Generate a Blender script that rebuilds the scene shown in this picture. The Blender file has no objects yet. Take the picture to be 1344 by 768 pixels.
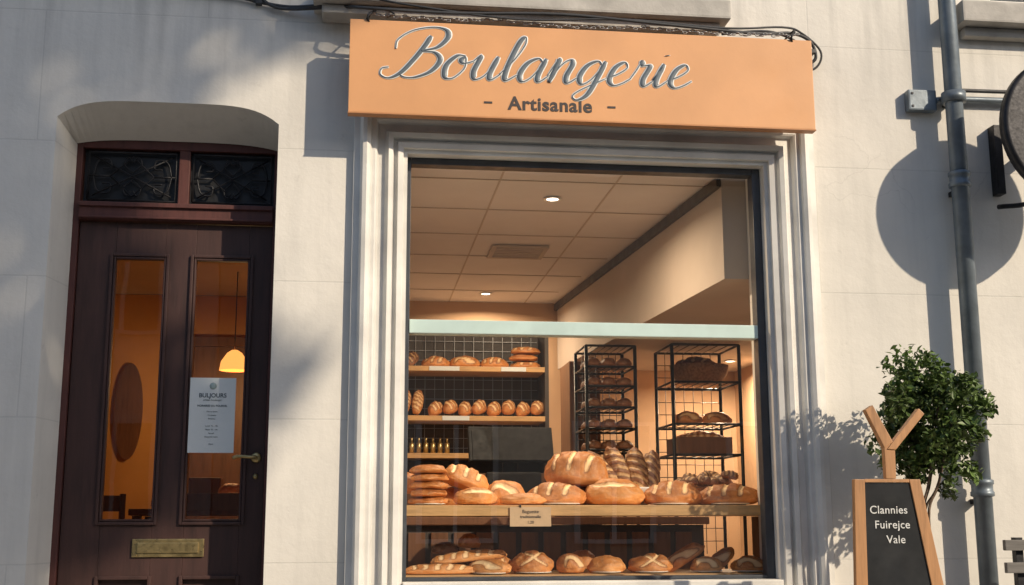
import bpy, bmesh, math, random
from mathutils import Vector, Matrix, noise
random.seed(7)
scene=bpy.context.scene
COL=scene.collection
G=0.30      # pavement level
# ------------------------------------------------------------------ materials
def newmat(name):
    m=bpy.data.materials.new(name); m.use_nodes=True
    nt=m.node_tree; b=nt.nodes["Principled BSDF"]
    return m,nt,b
def N(nt,t,**k):
    n=nt.nodes.new(t)
    for a,v in k.items(): setattr(n,a,v)
    return n
def coords(nt,scale=(1,1,1),kind='Object'):
    tc=N(nt,'ShaderNodeTexCoord'); mp=N(nt,'ShaderNodeMapping'); mp.inputs['Scale'].default_value=scale
    nt.links.new(tc.outputs[kind],mp.inputs['Vector']); return mp.outputs['Vector']
def noisen(nt,vec,scale,detail=5,rough=.55):
    n=N(nt,'ShaderNodeTexNoise'); n.inputs['Scale'].default_value=scale; n.inputs['Detail'].default_value=detail
    n.inputs['Roughness'].default_value=rough; nt.links.new(vec,n.inputs['Vector']); return n.outputs['Fac']
def ramp(nt,fac,stops):
    r=N(nt,'ShaderNodeValToRGB'); e=r.color_ramp.elements
    while len(e)<len(stops): e.new(0.5)
    for i,(p,c) in enumerate(stops):
        e[i].position=p; e[i].color=(c[0],c[1],c[2],1) if not isinstance(c,(int,float)) else (c,c,c,1)
    nt.links.new(fac,r.inputs['Fac']); return r.outputs['Color']
def mixc(nt,fac,a,b,mode='MIX'):
    m=N(nt,'ShaderNodeMix',data_type='RGBA',blend_type=mode)
    for idx,val in ((0,fac),(6,a),(7,b)):
        if hasattr(val,'links'): nt.links.new(val,m.inputs[idx])
        else: m.inputs[idx].default_value = val if idx==0 else (val[0],val[1],val[2],1)
    return m.outputs[2]
def bump(nt,b,h,strength=.3,dist=.01,prev=None):
    bp=N(nt,'ShaderNodeBump'); bp.inputs['Strength'].default_value=strength; bp.inputs['Distance'].default_value=dist
    nt.links.new(h,bp.inputs['Height'])
    if prev is not None: nt.links.new(prev,bp.inputs['Normal'])
    nt.links.new(bp.outputs['Normal'],b.inputs['Normal']); return bp.outputs['Normal']
def simple(name,col,rough=.6,metal=0,var=.25,scale=12,bmp=.15,bscale=60,bd=.003,stretch=(1,1,1)):
    m,nt,b=newmat(name); v=coords(nt,stretch)
    f=noisen(nt,v,scale,6)
    lo=[c*(1-var) for c in col]; hi=[min(1,c*(1+var*.7)) for c in col]
    c=ramp(nt,f,[(.3,lo),(.7,hi)])
    nt.links.new(c,b.inputs['Base Color'])
    rr=ramp(nt,noisen(nt,v,scale*2.3),[(.3,max(0,rough-.1)),(.7,min(1,rough+.1))])
    nt.links.new(rr,b.inputs['Roughness']); b.inputs['Metallic'].default_value=metal
    if bmp: bump(nt,b,noisen(nt,v,bscale),bmp,bd)
    return m
def stucco():
    m,nt,b=newmat('painted_stucco'); v=coords(nt)
    big=noisen(nt,v,1.3,8,.6); base=ramp(nt,big,[(.3,(.62,.60,.56)),(.55,(.72,.695,.645)),(.75,(.77,.74,.69))])
    vs=coords(nt,(7,7,.55)); st=ramp(nt,noisen(nt,vs,1.6,6,.65),[(.50,0.0),(.78,.34)])
    base=mixc(nt,st,base,(.48,.465,.43))
    sp=ramp(nt,noisen(nt,v,9,8,.7),[(.62,0.0),(.74,.45)])
    base=mixc(nt,sp,base,(.42,.40,.37))
    wv=N(nt,'ShaderNodeTexVoronoi',feature='DISTANCE_TO_EDGE'); wv.inputs['Scale'].default_value=1.1
    nn=N(nt,'ShaderNodeTexNoise'); nn.inputs['Scale'].default_value=4; nn.inputs['Detail'].default_value=6; nt.links.new(v,nn.inputs['Vector'])
    ad=N(nt,'ShaderNodeMix',data_type='RGBA',blend_type='ADD'); ad.inputs[0].default_value=.35
    nt.links.new(v,ad.inputs[6]); nt.links.new(nn.outputs['Color'],ad.inputs[7]); nt.links.new(ad.outputs[2],wv.inputs['Vector'])
    cr=ramp(nt,wv.outputs['Distance'],[(0.0,1.0),(.004,0.0)])
    mk=ramp(nt,noisen(nt,v,.9,3),[(.55,0.0),(.62,1.0)])
    cm=N(nt,'ShaderNodeMath',operation='MULTIPLY'); nt.links.new(cr,cm.inputs[0]); nt.links.new(mk,cm.inputs[1])
    cm2=N(nt,'ShaderNodeMath',operation='MULTIPLY'); nt.links.new(cm.outputs[0],cm2.inputs[0]); cm2.inputs[1].default_value=.22
    base=mixc(nt,cm2.outputs[0],base,(.28,.27,.25))
    sx=N(nt,'ShaderNodeSeparateXYZ'); tc=coords(nt); nt.links.new(tc,sx.inputs[0])
    mr=N(nt,'ShaderNodeMapRange'); mr.inputs[1].default_value=G; mr.inputs[2].default_value=1.7; mr.inputs[3].default_value=.35; mr.inputs[4].default_value=0
    nt.links.new(sx.outputs['Z'],mr.inputs[0])
    dm=N(nt,'ShaderNodeMath',operation='MULTIPLY'); nt.links.new(mr.outputs[0],dm.inputs[0]); nt.links.new(noisen(nt,v,5),dm.inputs[1])
    base=mixc(nt,dm.outputs[0],base,(.30,.29,.27))
    # run-off grime plus occlusion shade painted in below the ledges (z 3.2 - 3.8)
    mg=N(nt,'ShaderNodeMapRange'); mg.inputs[1].default_value=3.1; mg.inputs[2].default_value=3.85; mg.inputs[3].default_value=0; mg.inputs[4].default_value=.5
    nt.links.new(sx.outputs['Z'],mg.inputs[0])
    vg=coords(nt,(10,10,.8)); dg=N(nt,'ShaderNodeMath',operation='MULTIPLY'); nt.links.new(mg.outputs[0],dg.inputs[0])
    nt.links.new(ramp(nt,noisen(nt,vg,1.2,6,.6),[(.45,0.0),(.7,1.0)]),dg.inputs[1])
    base=mixc(nt,dg.outputs[0],base,(.38,.37,.35))
    bk=N(nt,'ShaderNodeTexBrick'); bk.inputs['Scale'].default_value=1; bk.inputs['Mortar Size'].default_value=.004
    bk.inputs['Mortar Smooth'].default_value=.4; bk.inputs['Brick Width'].default_value=1.45; bk.inputs['Row Height'].default_value=.62
    cb=N(nt,'ShaderNodeCombineXYZ'); sx2=N(nt,'ShaderNodeSeparateXYZ'); nt.links.new(tc,sx2.inputs[0])
    nt.links.new(sx2.outputs['X'],cb.inputs['X']); nt.links.new(sx2.outputs['Z'],cb.inputs['Y']); nt.links.new(cb.outputs[0],bk.inputs['Vector'])
    jm=N(nt,'ShaderNodeMath',operation='MULTIPLY'); nt.links.new(bk.outputs['Fac'],jm.inputs[0]); jm.inputs[1].default_value=.18
    base=mixc(nt,jm.outputs[0],base,(.3,.3,.29))
    nt.links.new(base,b.inputs['Base Color']); b.inputs['Roughness'].default_value=.85
    n1=bump(nt,b,noisen(nt,v,55,6,.65),.25,.004); n2=bump(nt,b,noisen(nt,v,5,5),.3,.02,n1)
    inv=N(nt,'ShaderNodeMath',operation='SUBTRACT'); inv.inputs[0].default_value=1; nt.links.new(bk.outputs['Fac'],inv.inputs[1])
    bump(nt,b,inv.outputs[0],.25,.004,n2)
    return m
def glassmat(name,base=.06,tint=(1,1,1),gain=.8):
    m,nt,b=newmat(name); nt.nodes.remove(b); out=[n for n in nt.nodes if n.type=='OUTPUT_MATERIAL'][0]
    lw=N(nt,'ShaderNodeLayerWeight'); lw.inputs['Blend'].default_value=.5
    p=N(nt,'ShaderNodeMath',operation='POWER'); nt.links.new(lw.outputs['Facing'],p.inputs[0]); p.inputs[1].default_value=4
    q=N(nt,'ShaderNodeMath',operation='MULTIPLY_ADD'); nt.links.new(p.outputs[0],q.inputs[0]); q.inputs[1].default_value=gain; q.inputs[2].default_value=base
    t=N(nt,'ShaderNodeBsdfTransparent'); t.inputs['Color'].default_value=(*tint,1)
    g=N(nt,'ShaderNodeBsdfGlossy'); g.inputs['Roughness'].default_value=.0
    v=coords(nt); bp=N(nt,'ShaderNodeBump'); bp.inputs['Strength'].default_value=.02; bp.inputs['Distance'].default_value=.05
    nt.links.new(noisen(nt,v,1.5,2),bp.inputs['Height']); nt.links.new(bp.outputs['Normal'],g.inputs['Normal'])
    mx=N(nt,'ShaderNodeMixShader'); nt.links.new(q.outputs[0],mx.inputs[0]); nt.links.new(t.outputs[0],mx.inputs[1]); nt.links.new(g.outputs[0],mx.inputs[2])
    nt.links.new(mx.outputs[0],out.inputs['Surface']); return m
def breadmat(name,c1,c2,score,flour=.35):
    m,nt,b=newmat(name); v=coords(nt)
    base=ramp(nt,noisen(nt,v,14,7,.6),[(.3,c2),(.68,c1)])
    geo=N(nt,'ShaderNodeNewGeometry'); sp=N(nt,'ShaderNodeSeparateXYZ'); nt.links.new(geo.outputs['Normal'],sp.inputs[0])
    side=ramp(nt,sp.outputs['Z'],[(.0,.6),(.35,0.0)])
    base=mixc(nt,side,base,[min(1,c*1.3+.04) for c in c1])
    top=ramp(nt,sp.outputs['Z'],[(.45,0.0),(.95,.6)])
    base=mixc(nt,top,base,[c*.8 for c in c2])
    fl=ramp(nt,noisen(nt,v,45,6,.7),[(.50,0.0),(.70,flour)])
    base=mixc(nt,fl,base,(.80,.62,.40))
    at=N(nt,'ShaderNodeAttribute',attribute_name='score')
    base=mixc(nt,at.outputs['Fac'],base,score)
    ed=ramp(nt,at.outputs['Fac'],[(0.0,0.0),(.15,.75),(.45,0.0)])
    base=mixc(nt,ed,base,[c*.5 for c in c2])
    nt.links.new(base,b.inputs['Base Color']); b.inputs['Roughness'].default_value=.5
    n1=bump(nt,b,noisen(nt,v,40,6,.7),.6,.006); bump(nt,b,noisen(nt,v,160,3),.35,.002,n1)
    return m
def emis(name,col,s):
    m,nt,b=newmat(name); b.inputs['Base Color'].default_value=(*col,1)
    b.inputs['Emission Color'].default_value=(*col,1); b.inputs['Emission Strength'].default_value=s; return m
def woodmat(name,col,scale=5,stretch=(1,12,12),rough=.5):
    m,nt,b=newmat(name); v=coords(nt,stretch)
    c=ramp(nt,noisen(nt,v,scale,8,.65),[(.28,[x*.62 for x in col]),(.5,col),(.75,[min(1,x*1.25) for x in col])])
    nt.links.new(c,b.inputs['Base Color']); b.inputs['Roughness'].default_value=rough
    bump(nt,b,noisen(nt,v,scale*4),.25,.002); return m
M={}
M['stucco']=stucco()
M['trim']=simple('surround_paint',(.70,.685,.65),.5,0,.16,5,.25,40,.003)
M['darkframe']=simple('dark_window_frame',(.055,.062,.075),.4,.1,.25,8,.1)
M['aqua']=simple('transom_paint',(.55,.70,.67),.4,0,.1,6,.05)
M['door']=woodmat('brown_door_paint',(.050,.0215,.018),3,(9,9,1.0),.6)
M['doorframe']=woodmat('door_frame_paint',(.088,.027,.022),3,(9,9,1.0),.6)
M['iron']=simple('wrought_iron',(.03,.03,.034),.5,.6,.3,30,.2)
M['brass']=simple('aged_brass',(.50,.38,.18),.35,.9,.3,30,.1)
M['glass']=glassmat('shop_glass',.13,(.96,.97,.97))
M['doorglass']=glassmat('door_glass',.05,(.9,.87,.84),.6)
M['sign']=simple('sign_peach_paint',(.68,.345,.155),.5,0,.09,3,.15,70,.002)
M['signedge']=simple('sign_edge',(.47,.22,.095),.55,0,.1)
M['letter']=simple('letter_slate',(.105,.135,.165),.45,0,.15)
M['letterw']=simple('letter_outline',(.72,.74,.74),.5,0,.05)
M['ink']=simple('dark_ink',(.05,.04,.04),.6,0,.1)
M['zinc']=simple('grey_zinc_pipe',(.17,.205,.24),.45,.35,.3,9,.2)
M['cable']=simple('black_cable',(.035,.037,.042),.55,0,.2)
M['chain']=simple('steel_chain',(.35,.35,.36),.4,.8,.3)
M['stone']=simple('stone_sill',(.45,.43,.40),.8,0,.25,6,.35,50,.005)
M['wood']=woodmat('shelf_oak',(.62,.37,.16),4,(1,10,10))
M['woodv']=woodmat('stand_pine',(.42,.215,.095),4,(10,10,1))
M['bench']=woodmat('weathered_bench',(.16,.15,.14),4,(1,10,10),.7)
M['chalk']=simple('chalkboard_black',(.016,.018,.021),.9,0,.5,4,.1)
M['chalkw']=simple('chalk_white',(.7,.71,.7),.9,0,.3,60)
M['paper']=simple('paper',(.72,.76,.76),.8,0,.04,5,.1)
M['kraft']=simple('kraft_card',(.66,.46,.28),.8,0,.08,30)
M['ceil']=simple('ceiling_paint',(.66,.62,.61),.8,0,.05,4,.05)
M['tanwall']=simple('tan_wall',(.56,.37,.23),.8,0,.1,2,.1)
M['bulk']=simple('greige_wall',(.47,.40,.345),.8,0,.08,2,.1)
M['ochre']=simple('ochre_wall',(.60,.31,.09),.8,0,.16,2,.1)
M['floor']=woodmat('interior_floor',(.46,.33,.22),2,(1,6,1))
M['black']=simple('black_metal',(.02,.021,.024),.45,.4,.2)
M['dark']=simple('dark_plastic',(.008,.008,.009),.85,0,.2)
M['panel']=simple('dark_shelf_back',(.06,.048,.042),.6,0,.3,6)
M['white']=simple('white_china',(.78,.77,.73),.3,0,.04)
M['brownwood']=woodmat('brown_cabinet',(.15,.065,.03),4,(8,8,1))
M['bread']=breadmat('golden_crust',(.68,.30,.08),(.42,.145,.032),(.88,.64,.36),.3)
M['bread2']=breadmat('brown_crust',(.58,.225,.05),(.30,.09,.02),(.85,.59,.31),.28)
M['bread3']=breadmat('dark_crust',(.25,.09,.028),(.10,.035,.012),(.56,.34,.16),.15)
M['wicker']=simple('wicker',(.34,.18,.08),.7,0,.45,60,.8,120,.006)
M['leaf']=simple('leaf_green',(.085,.14,.03),.5,0,.6,7,.1)
M['leaf2']=simple('tree_leaf',(.07,.11,.03),.55,0,.4,1.5,.1)
M['bark']=simple('bark',(.14,.10,.07),.9,0,.4,20,.8,40,.01)
M['pot']=simple('terracotta',(.36,.17,.1),.8,0,.25,12,.2)
M['soil']=simple('soil',(.06,.04,.03),.95,0,.4,40,.8)
def pavemat():
    m,nt,b=newmat('paving_slabs'); v=coords(nt)
    bk=N(nt,'ShaderNodeTexBrick'); bk.inputs['Scale'].default_value=1; bk.inputs['Brick Width'].default_value=.6; bk.inputs['Row Height'].default_value=.4
    bk.inputs['Mortar Size'].default_value=.008; bk.inputs['Color1'].default_value=(.36,.34,.31,1); bk.inputs['Color2'].default_value=(.30,.29,.27,1); bk.inputs['Mortar'].default_value=(.1,.1,.09,1)
    nt.links.new(v,bk.inputs['Vector'])
    c=mixc(nt,ramp(nt,noisen(nt,v,3,8),[(.35,0.0),(.75,.5)]),bk.outputs['Color'],(.22,.21,.19))
    nt.links.new(c,b.inputs['Base Color']); b.inputs['Roughness'].default_value=.85; bump(nt,b,noisen(nt,v,60),.3,.004); return m
M['paving']=pavemat()
M['asphalt']=simple('asphalt',(.055,.055,.057),.85,0,.3,8,.6,120,.006)
M['ground']=simple('earth_ground',(.14,.135,.11),.9,0,.3,.5,.4)
M['roadpaint']=simple('road_paint',(.7,.7,.68),.7,0,.15,15)
M['render2']=simple('cream_render',(.45,.41,.35),.85,0,.15,1.2,.2)
M['roof']=simple('slate_roof',(.09,.095,.11),.6,0,.3,5,.4)
M['winout']=simple('window_dark_glass',(.03,.035,.04),.1,0,.2)
M['discmat']=simple('round_sign_metal',(.09,.095,.105),.5,.3,.2,6,.1)
M['lampglow']=emis('downlight_lens',(1,.86,.66),7)
M['shade']=emis('lit_lampshade',(1,.42,.10),1.5)
M['leg']=simple('print_ink',(.10,.13,.15),.8,0,.1)
M['emblem']=simple('emblem_teal',(.35,.45,.45))
# ------------------------------------------------------------------ builders
def group(name,parent=None,loc=(0,0,0)):
    e=bpy.data.objects.new(name,None); COL.objects.link(e); e.empty_display_size=.1; e.location=loc
    if parent: e.parent=parent
    return e
def finish(bm,name,mat,parent=None,smooth=False,loc=(0,0,0),rot=None):
    me=bpy.data.meshes.new(name); bm.normal_update(); bm.to_mesh(me); bm.free()
    for m in (mat if isinstance(mat,(list,tuple)) else [mat]): me.materials.append(m)
    if smooth:
        for p in me.polygons: p.use_smooth=True
    o=bpy.data.objects.new(name,me); COL.objects.link(o); o.location=loc
    if rot: o.rotation_euler=rot
    if parent: o.parent=parent
    return o
def addbox(bm,x0,x1,y0,y1,z0,z1,bev=0):
    vs=[bm.verts.new((x,y,z)) for x in (x0,x1) for y in (y0,y1) for z in (z0,z1)]
    fs=[(0,1,3,2),(4,6,7,5),(0,4,5,1),(2,3,7,6),(0,2,6,4),(1,5,7,3)]
    F=[bm.faces.new([vs[i] for i in f]) for f in fs]
    if bev:
        es=list({e for f in F for e in f.edges}); bmesh.ops.bevel(bm,geom=es,offset=bev,segments=2,affect='EDGES',profile=.7)
def boxes(name,L,mat,parent=None,bev=.002):
    bm=bmesh.new()
    for b in L: addbox(bm,*b,bev)
    bmesh.ops.recalc_face_normals(bm,faces=bm.faces); return finish(bm,name,mat,parent)
def box(name,x0,x1,y0,y1,z0,z1,mat,parent=None,bev=.003):
    return boxes(name,[(x0,x1,y0,y1,z0,z1)],mat,parent,bev)
def catmull(P,n=8):
    P=[Vector(p) for p in P]; out=[]
    Q=[P[0]*2-P[1]]+P+[P[-1]*2-P[-2]]
    for i in range(1,len(Q)-2):
        a,b,c,d=Q[i-1:i+3]
        for k in range(n):
            t=k/n; out.append(.5*((2*b)+(c-a)*t+(2*a-5*b+4*c-d)*t*t+(3*b-a-3*c+d)*t**3))
    out.append(P[-1]); return out
def addtube(bm,pts,rad,seg=8,ref=None,flat=None):
    n=len(pts); rings=[]
    for i,p in enumerate(pts):
        t=(pts[min(i+1,n-1)]-pts[max(i-1,0)])
        if t.length<1e-9: t=Vector((0,0,1))
        t.normalize(); r=ref or (Vector((0,1,0)) if abs(t.y)<.9 else Vector((1,0,0)))
        a=t.cross(r).normalized(); b=a.cross(t).normalized() if ref is None else ref
        R=rad[i] if hasattr(rad,'__len__') else rad; Rb=R if flat is None else flat
        rings.append([bm.verts.new(p+a*math.cos(q*2*math.pi/seg)*R+b*math.sin(q*2*math.pi/seg)*Rb) for q in range(seg)])
    for i in range(n-1):
        for q in range(seg):
            bm.faces.new((rings[i][q],rings[i][(q+1)%seg],rings[i+1][(q+1)%seg],rings[i+1][q]))
    bm.faces.new(rings[0][::-1]); bm.faces.new(rings[-1])
def tube(name,P,r,mat,parent=None,seg=8,sm=6):
    bm=bmesh.new(); pts=catmull(P,sm) if sm else [Vector(p) for p in P]; addtube(bm,pts,r,seg)
    bmesh.ops.recalc_face_normals(bm,faces=bm.faces); return finish(bm,name,mat,parent,True)
def lathe(name,prof,mat,parent=None,seg=32,loc=(0,0,0),rot=None):
    bm=bmesh.new(); R=[]
    for r,z in prof: R.append([bm.verts.new((r*math.cos(2*math.pi*i/seg),r*math.sin(2*math.pi*i/seg),z)) for i in range(seg)])
    for a,b in zip(R,R[1:]):
        for i in range(seg): bm.faces.new((a[i],a[(i+1)%seg],b[(i+1)%seg],b[i]))
    bm.faces.new(R[0][::-1]); bm.faces.new(R[-1])
    bmesh.ops.recalc_face_normals(bm,faces=bm.faces)
    return finish(bm,name,mat,parent,True,loc,rot)
def text(name,s,size,loc,mat,parent=None,rot=(math.pi/2,0,0),off=0,ext=.0006,align='CENTER',sx=1,space=1):
    c=bpy.data.curves.new(name,'FONT'); c.body=s; c.size=size; c.align_x=align; c.offset=off; c.extrude=ext; c.space_character=space
    t=bpy.data.objects.new(name,c); COL.objects.link(t)
    bpy.context.view_layer.update()
    me=bpy.data.meshes.new_from_object(t.evaluated_get(bpy.context.evaluated_depsgraph_get()))
    bpy.data.objects.remove(t); me.materials.clear(); me.materials.append(mat)
    o=bpy.data.objects.new(name,me); COL.objects.link(o); o.location=loc; o.rotation_euler=rot; o.scale=(sx,1,1)
    if parent: o.parent=parent
    return o
def prism(name,quad,y0,y1,mat,parent,bev=.003,axis='y'):
    bm=bmesh.new()
    if axis=='y': f=[bm.verts.new((x,y0,z)) for x,z in quad]; b_=[bm.verts.new((x,y1,z)) for x,z in quad]
    else: f=[bm.verts.new((x,y,y0)) for x,y in quad]; b_=[bm.verts.new((x,y,y1)) for x,y in quad]
    bm.faces.new(f); bm.faces.new(b_[::-1]); n=len(quad)
    for i in range(n): bm.faces.new((f[i],b_[i],b_[(i+1)%n],f[(i+1)%n]))
    bmesh.ops.recalc_face_normals(bm,faces=bm.faces)
    if bev: bmesh.ops.bevel(bm,geom=list(bm.edges),offset=bev,segments=2,affect='EDGES',profile=.7)
    return finish(bm,name,mat,parent)
# ------------------------------------------------------------------ ground
def sheet(name,x0,x1,y0,y1,z,mat):
    bm=bmesh.new(); bm.faces.new([bm.verts.new(p) for p in ((x0,y0,z),(x1,y0,z),(x1,y1,z),(x0,y1,z))]); return finish(bm,name,mat)
sheet('ground',-400,400,-400,400,G-.17,M['ground'])
sheet('road',-60,60,-8.6,-2.6,G-.12,M['asphalt'])
bm=bmesh.new()
for i in range(-12,13): addbox(bm,i*4,i*4+1.8,-5.66,-5.54,G-.119,G-.114)
finish(bm,'road_marking',M['roadpaint'])
box('pavement',-60,60,-2.45,0,G-.16,G,M['paving'],None,0)
box('pavement',-60,60,-11.5,-8.75,G-.16,G,M['paving'],None,0)
box('kerb',-60,60,-2.6,-2.453,G-.16,G+.004,M['stone'],None,.01)
box('kerb',-60,60,-8.747,-8.6,G-.16,G+.004,M['stone'],None,.01)
# ------------------------------------------------------------------ bakery building
B=group('bakery_building')
DX0,DX1=-1.37,-.385; WX0,WX1=.208,1.915; WZ0,WZ1=1.12,3.095
TH=.30; TOP=9.0
L=[(-6,DX0-.05,0,TH,G-.1,3.86),(DX1+.02,WX0-.01,0,TH,G-.1,3.86),(WX1+.01,8,0,TH,G-.1,3.86),
   (WX0-.01,WX1+.01,0,TH,WZ1+.02,3.86),(WX0-.01,WX1+.01,0,TH,G-.1,WZ0-.02)]
bm=bmesh.new()
for b in L: addbox(bm,*b)
n=36; FY=.24
def az(t): return 3.215+.085*(1-abs(t)**5)
for i in range(n):
    t0=-1+2*i/n; t1=-1+2*(i+1)/n
    xa=DX0+(t0+1)/2*(DX1-DX0); xb=DX0+(t1+1)/2*(DX1-DX0)
    za,zb=az(t0),az(t1); ba=3.155+.035*(1-abs(t0)**4); bb=3.155+.035*(1-abs(t1)**4)
    v=[bm.verts.new(p) for p in ((xa,0,za),(xb,0,zb),(xb,0,3.86),(xa,0,3.86),(xa,FY,ba),(xb,FY,bb))]
    bm.faces.new((v[0],v[1],v[2],v[3])); bm.faces.new((v[0],v[4],v[5],v[1]))
for xf,xb_,xo in ((DX0,DX0+.05,DX0-.05),(DX1,DX1+.003,DX1+.02)):
    v=[bm.verts.new(p) for p in ((xf,0,G),(xf,0,3.86),(xo,0,3.86),(xo,0,G))]
    bm.faces.new(v)
    v2=[bm.verts.new(p) for p in ((xf,0,G),(xf,0,3.216),(xb_,TH,3.15),(xb_,TH,G))]
    bm.faces.new(v2)
ux=[(-4.2,-3.0),(-.05,1.5),(3.15,4.4)]
xs=-6
for a,b_ in ux:
    addbox(bm,xs,a,0,TH,3.86,6.2); xs=b_
addbox(bm,xs,8,0,TH,3.86,6.2); addbox(bm,-6,8,0,TH,6.2,TOP)
addbox(bm,-.05,1.5,0,TH,3.86,3.92);addbox(bm,-4.2,-3,0,TH,3.86,3.92);addbox(bm,3.15,4.4,0,TH,3.86,3.98)
bmesh.ops.recalc_face_normals(bm,faces=bm.faces)
finish(bm,'front_wall',M['stucco'],B)
boxes('side_and_back_walls',[(-6,-5.8,TH,8,G-.1,TOP),(7.8,8,TH,8,G-.1,TOP),(-5.8,7.8,7.8,8,G-.1,TOP)],M['stucco'],B,0)
boxes('wall_core_over_door',[(DX0-.04,DX1+.02,FY+.085,TH,3.15,3.85)],M['stucco'],B,0)
boxes('roof',[(-6.2,8.2,-.25,8.2,TOP+.003,TOP+.25)],M['roof'],B,.02)
boxes('cornice',[(-6.1,8.1,-.18,-.002,TOP-.35,TOP-.002)],M['stone'],B,.03)
for a,b_ in ux:
    boxes('upper_window_frame',[(a,a+.07,.12,.18,3.99,6.2),(b_-.07,b_,.12,.18,3.99,6.2),(a+.07,b_-.07,.12,.18,6.12,6.2),(a+.07,b_-.07,.12,.18,3.99,4.07),((a+b_)/2-.03,(a+b_)/2+.03,.12,.18,4.07,6.12)],M['trim'],B)
    boxes('upper_window_glass',[(a+.02,b_-.02,.19,.2,3.99,6.19)],M['winout'],B,0)
boxes('stone_ledge',[(-.24,1.73,-.18,.1,3.765,3.86),(-.20,1.69,-.13,-.004,3.72,3.762)],M['stone'],B,.012)
boxes('stone_ledge_right',[(2.93,4.6,-.13,.1,3.84,3.95),(2.97,4.56,-.06,-.004,3.79,3.837)],M['stone'],B,.01)
prof=[(0,.07),(0,-.012),(.018,-.012),(.020,-.034),(.044,-.040),(.050,-.020),(.062,-.016),(.068,-.046),(.088,-.052),(.094,-.034),(.104,-.022),(.134,-.020),(.142,-.044),(.150,-.050),(.166,-.050),(.172,-.068),(.188,-.078),(.206,-.074),(.214,-.052),(.220,-.036),(.247,-.034),(.249,.01)]
bm=bmesh.new(); rows=[]
for t,y in prof:
    rows.append([bm.verts.new(p) for p in ((WX0-t,y,.62),(WX0-t,y,WZ1+t),(WX1+t,y,WZ1+t),(WX1+t,y,.62))])
for a,b_ in zip(rows,rows[1:]):
    for i in range(3): bm.faces.new((a[i],a[i+1],b_[i+1],b_[i]))
bmesh.ops.recalc_face_normals(bm,faces=bm.faces)
finish(bm,'window_surround',M['trim'],B)
boxes('surround_plinth',[(WX0-.27,WX0+.01,-.095,-.002,G,.62),(WX1-.01,WX1+.27,-.095,-.002,G,.62)],M['trim'],B,.008)
boxes('stall_riser_panel',[(WX0+.02,WX1-.02,-.02,-.002,.42,.5),(WX0+.02,WX1-.02,-.02,-.002,.95,1.03),(WX0+.02,WX0+.1,-.02,-.002,.503,.947),(WX1-.1,WX1-.02,-.02,-.002,.503,.947)],M['trim'],B,.005)
boxes('window_sill',[(WX0+.003,WX1-.003,-.06,.14,1.105,1.155)],M['trim'],B,.006)
boxes('window_frame',[(WX0+.002,WX0+.020,.05,.12,1.157,WZ1-.002),(WX1-.040,WX1-.002,.05,.12,1.157,WZ1-.002),(WX0+.021,WX1-.041,.05,.12,WZ1-.032,WZ1-.002),(WX0+.021,WX1-.041,.05,.12,1.157,1.172)],M['darkframe'],B,.003)
boxes('window_transom',[(WX0+.021,WX1-.041,.045,.125,2.262,2.325)],M['aqua'],B,.004)
bm=bmesh.new()
for z0,z1 in ((1.172,2.262),(2.325,WZ1-.032)):
    bm.faces.new([bm.verts.new(p) for p in ((WX0+.02,.085,z0),(WX1-.04,.085,z0),(WX1-.04,.085,z1),(WX0+.02,.085,z1))])
finish(bm,'window_glass',M['glass'],B)
# ---- interior shell
boxes('interior_floor',[(-5.8,7.8,TH,7.8,G-.1,G+.02)],M['floor'],B,0)
boxes('ceiling',[(-5.8,7.8,TH+.002,4.0,3.13,3.2)],M['ceil'],B,0)
tiles=[]
for i in range(3):
    xx=.1+.6*i; tiles.append((xx-.005,xx+.005,TH+.01,3.99,3.127,3.1305))
for j in range(6): tiles.append((.07,1.82-.041*j*1.6,.5+.6*j-.005,.5+.6*j+.005,3.1255,3.1303))
boxes('ceiling_tile_grid',tiles,M['bulk'],B,0)
boxes('ceiling_vent',[(.82,1.18,1.95,2.3,3.112,3.124)]+[(.85,1.15,1.98+.05*k,2.0+.05*k,3.106,3.111) for k in range(6)],M['bulk'],B,0)
prism('bulkhead',[(1.80,TH+.004),(3.0,TH+.004),(3.0,3.98),(1.56,3.98)],2.60,3.128,M['bulk'],B,0,'z')
prism('bulkhead_cornice',[(1.775,TH+.004),(1.797,TH+.004),(1.557,3.98),(1.535,3.98)],3.07,3.12,M['panel'],B,0,'z')
boxes('shop_back_wall',[(-5.8,7.8,4.0,4.1,G,3.6)],M['tanwall'],B,0)
boxes('shop_right_wall',[(3.0,3.1,TH+.002,4.0,G+.02,3.13)],M['tanwall'],B,0)
boxes('shop_left_wall',[(0.0,.06,TH+.002,3.998,G+.02,3.128)],M['bulk'],B,0)
boxes('hall_walls',[(-.06,-.004,TH+.002,3.998,G+.02,3.128),(-3.2,-3.1,TH+.002,3.998,G+.02,3.128),(-3.098,-.062,3.95,3.997,G+.02,3.127)],M['ochre'],B,0)
boxes('hall_front_wall_inside',[(-3.098,DX0+.01,TH+.002,TH+.03,G+.02,3.127),(DX1+.0,-.062,TH+.002,TH+.03,G+.02,3.127)],M['ochre'],B,0)
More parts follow.
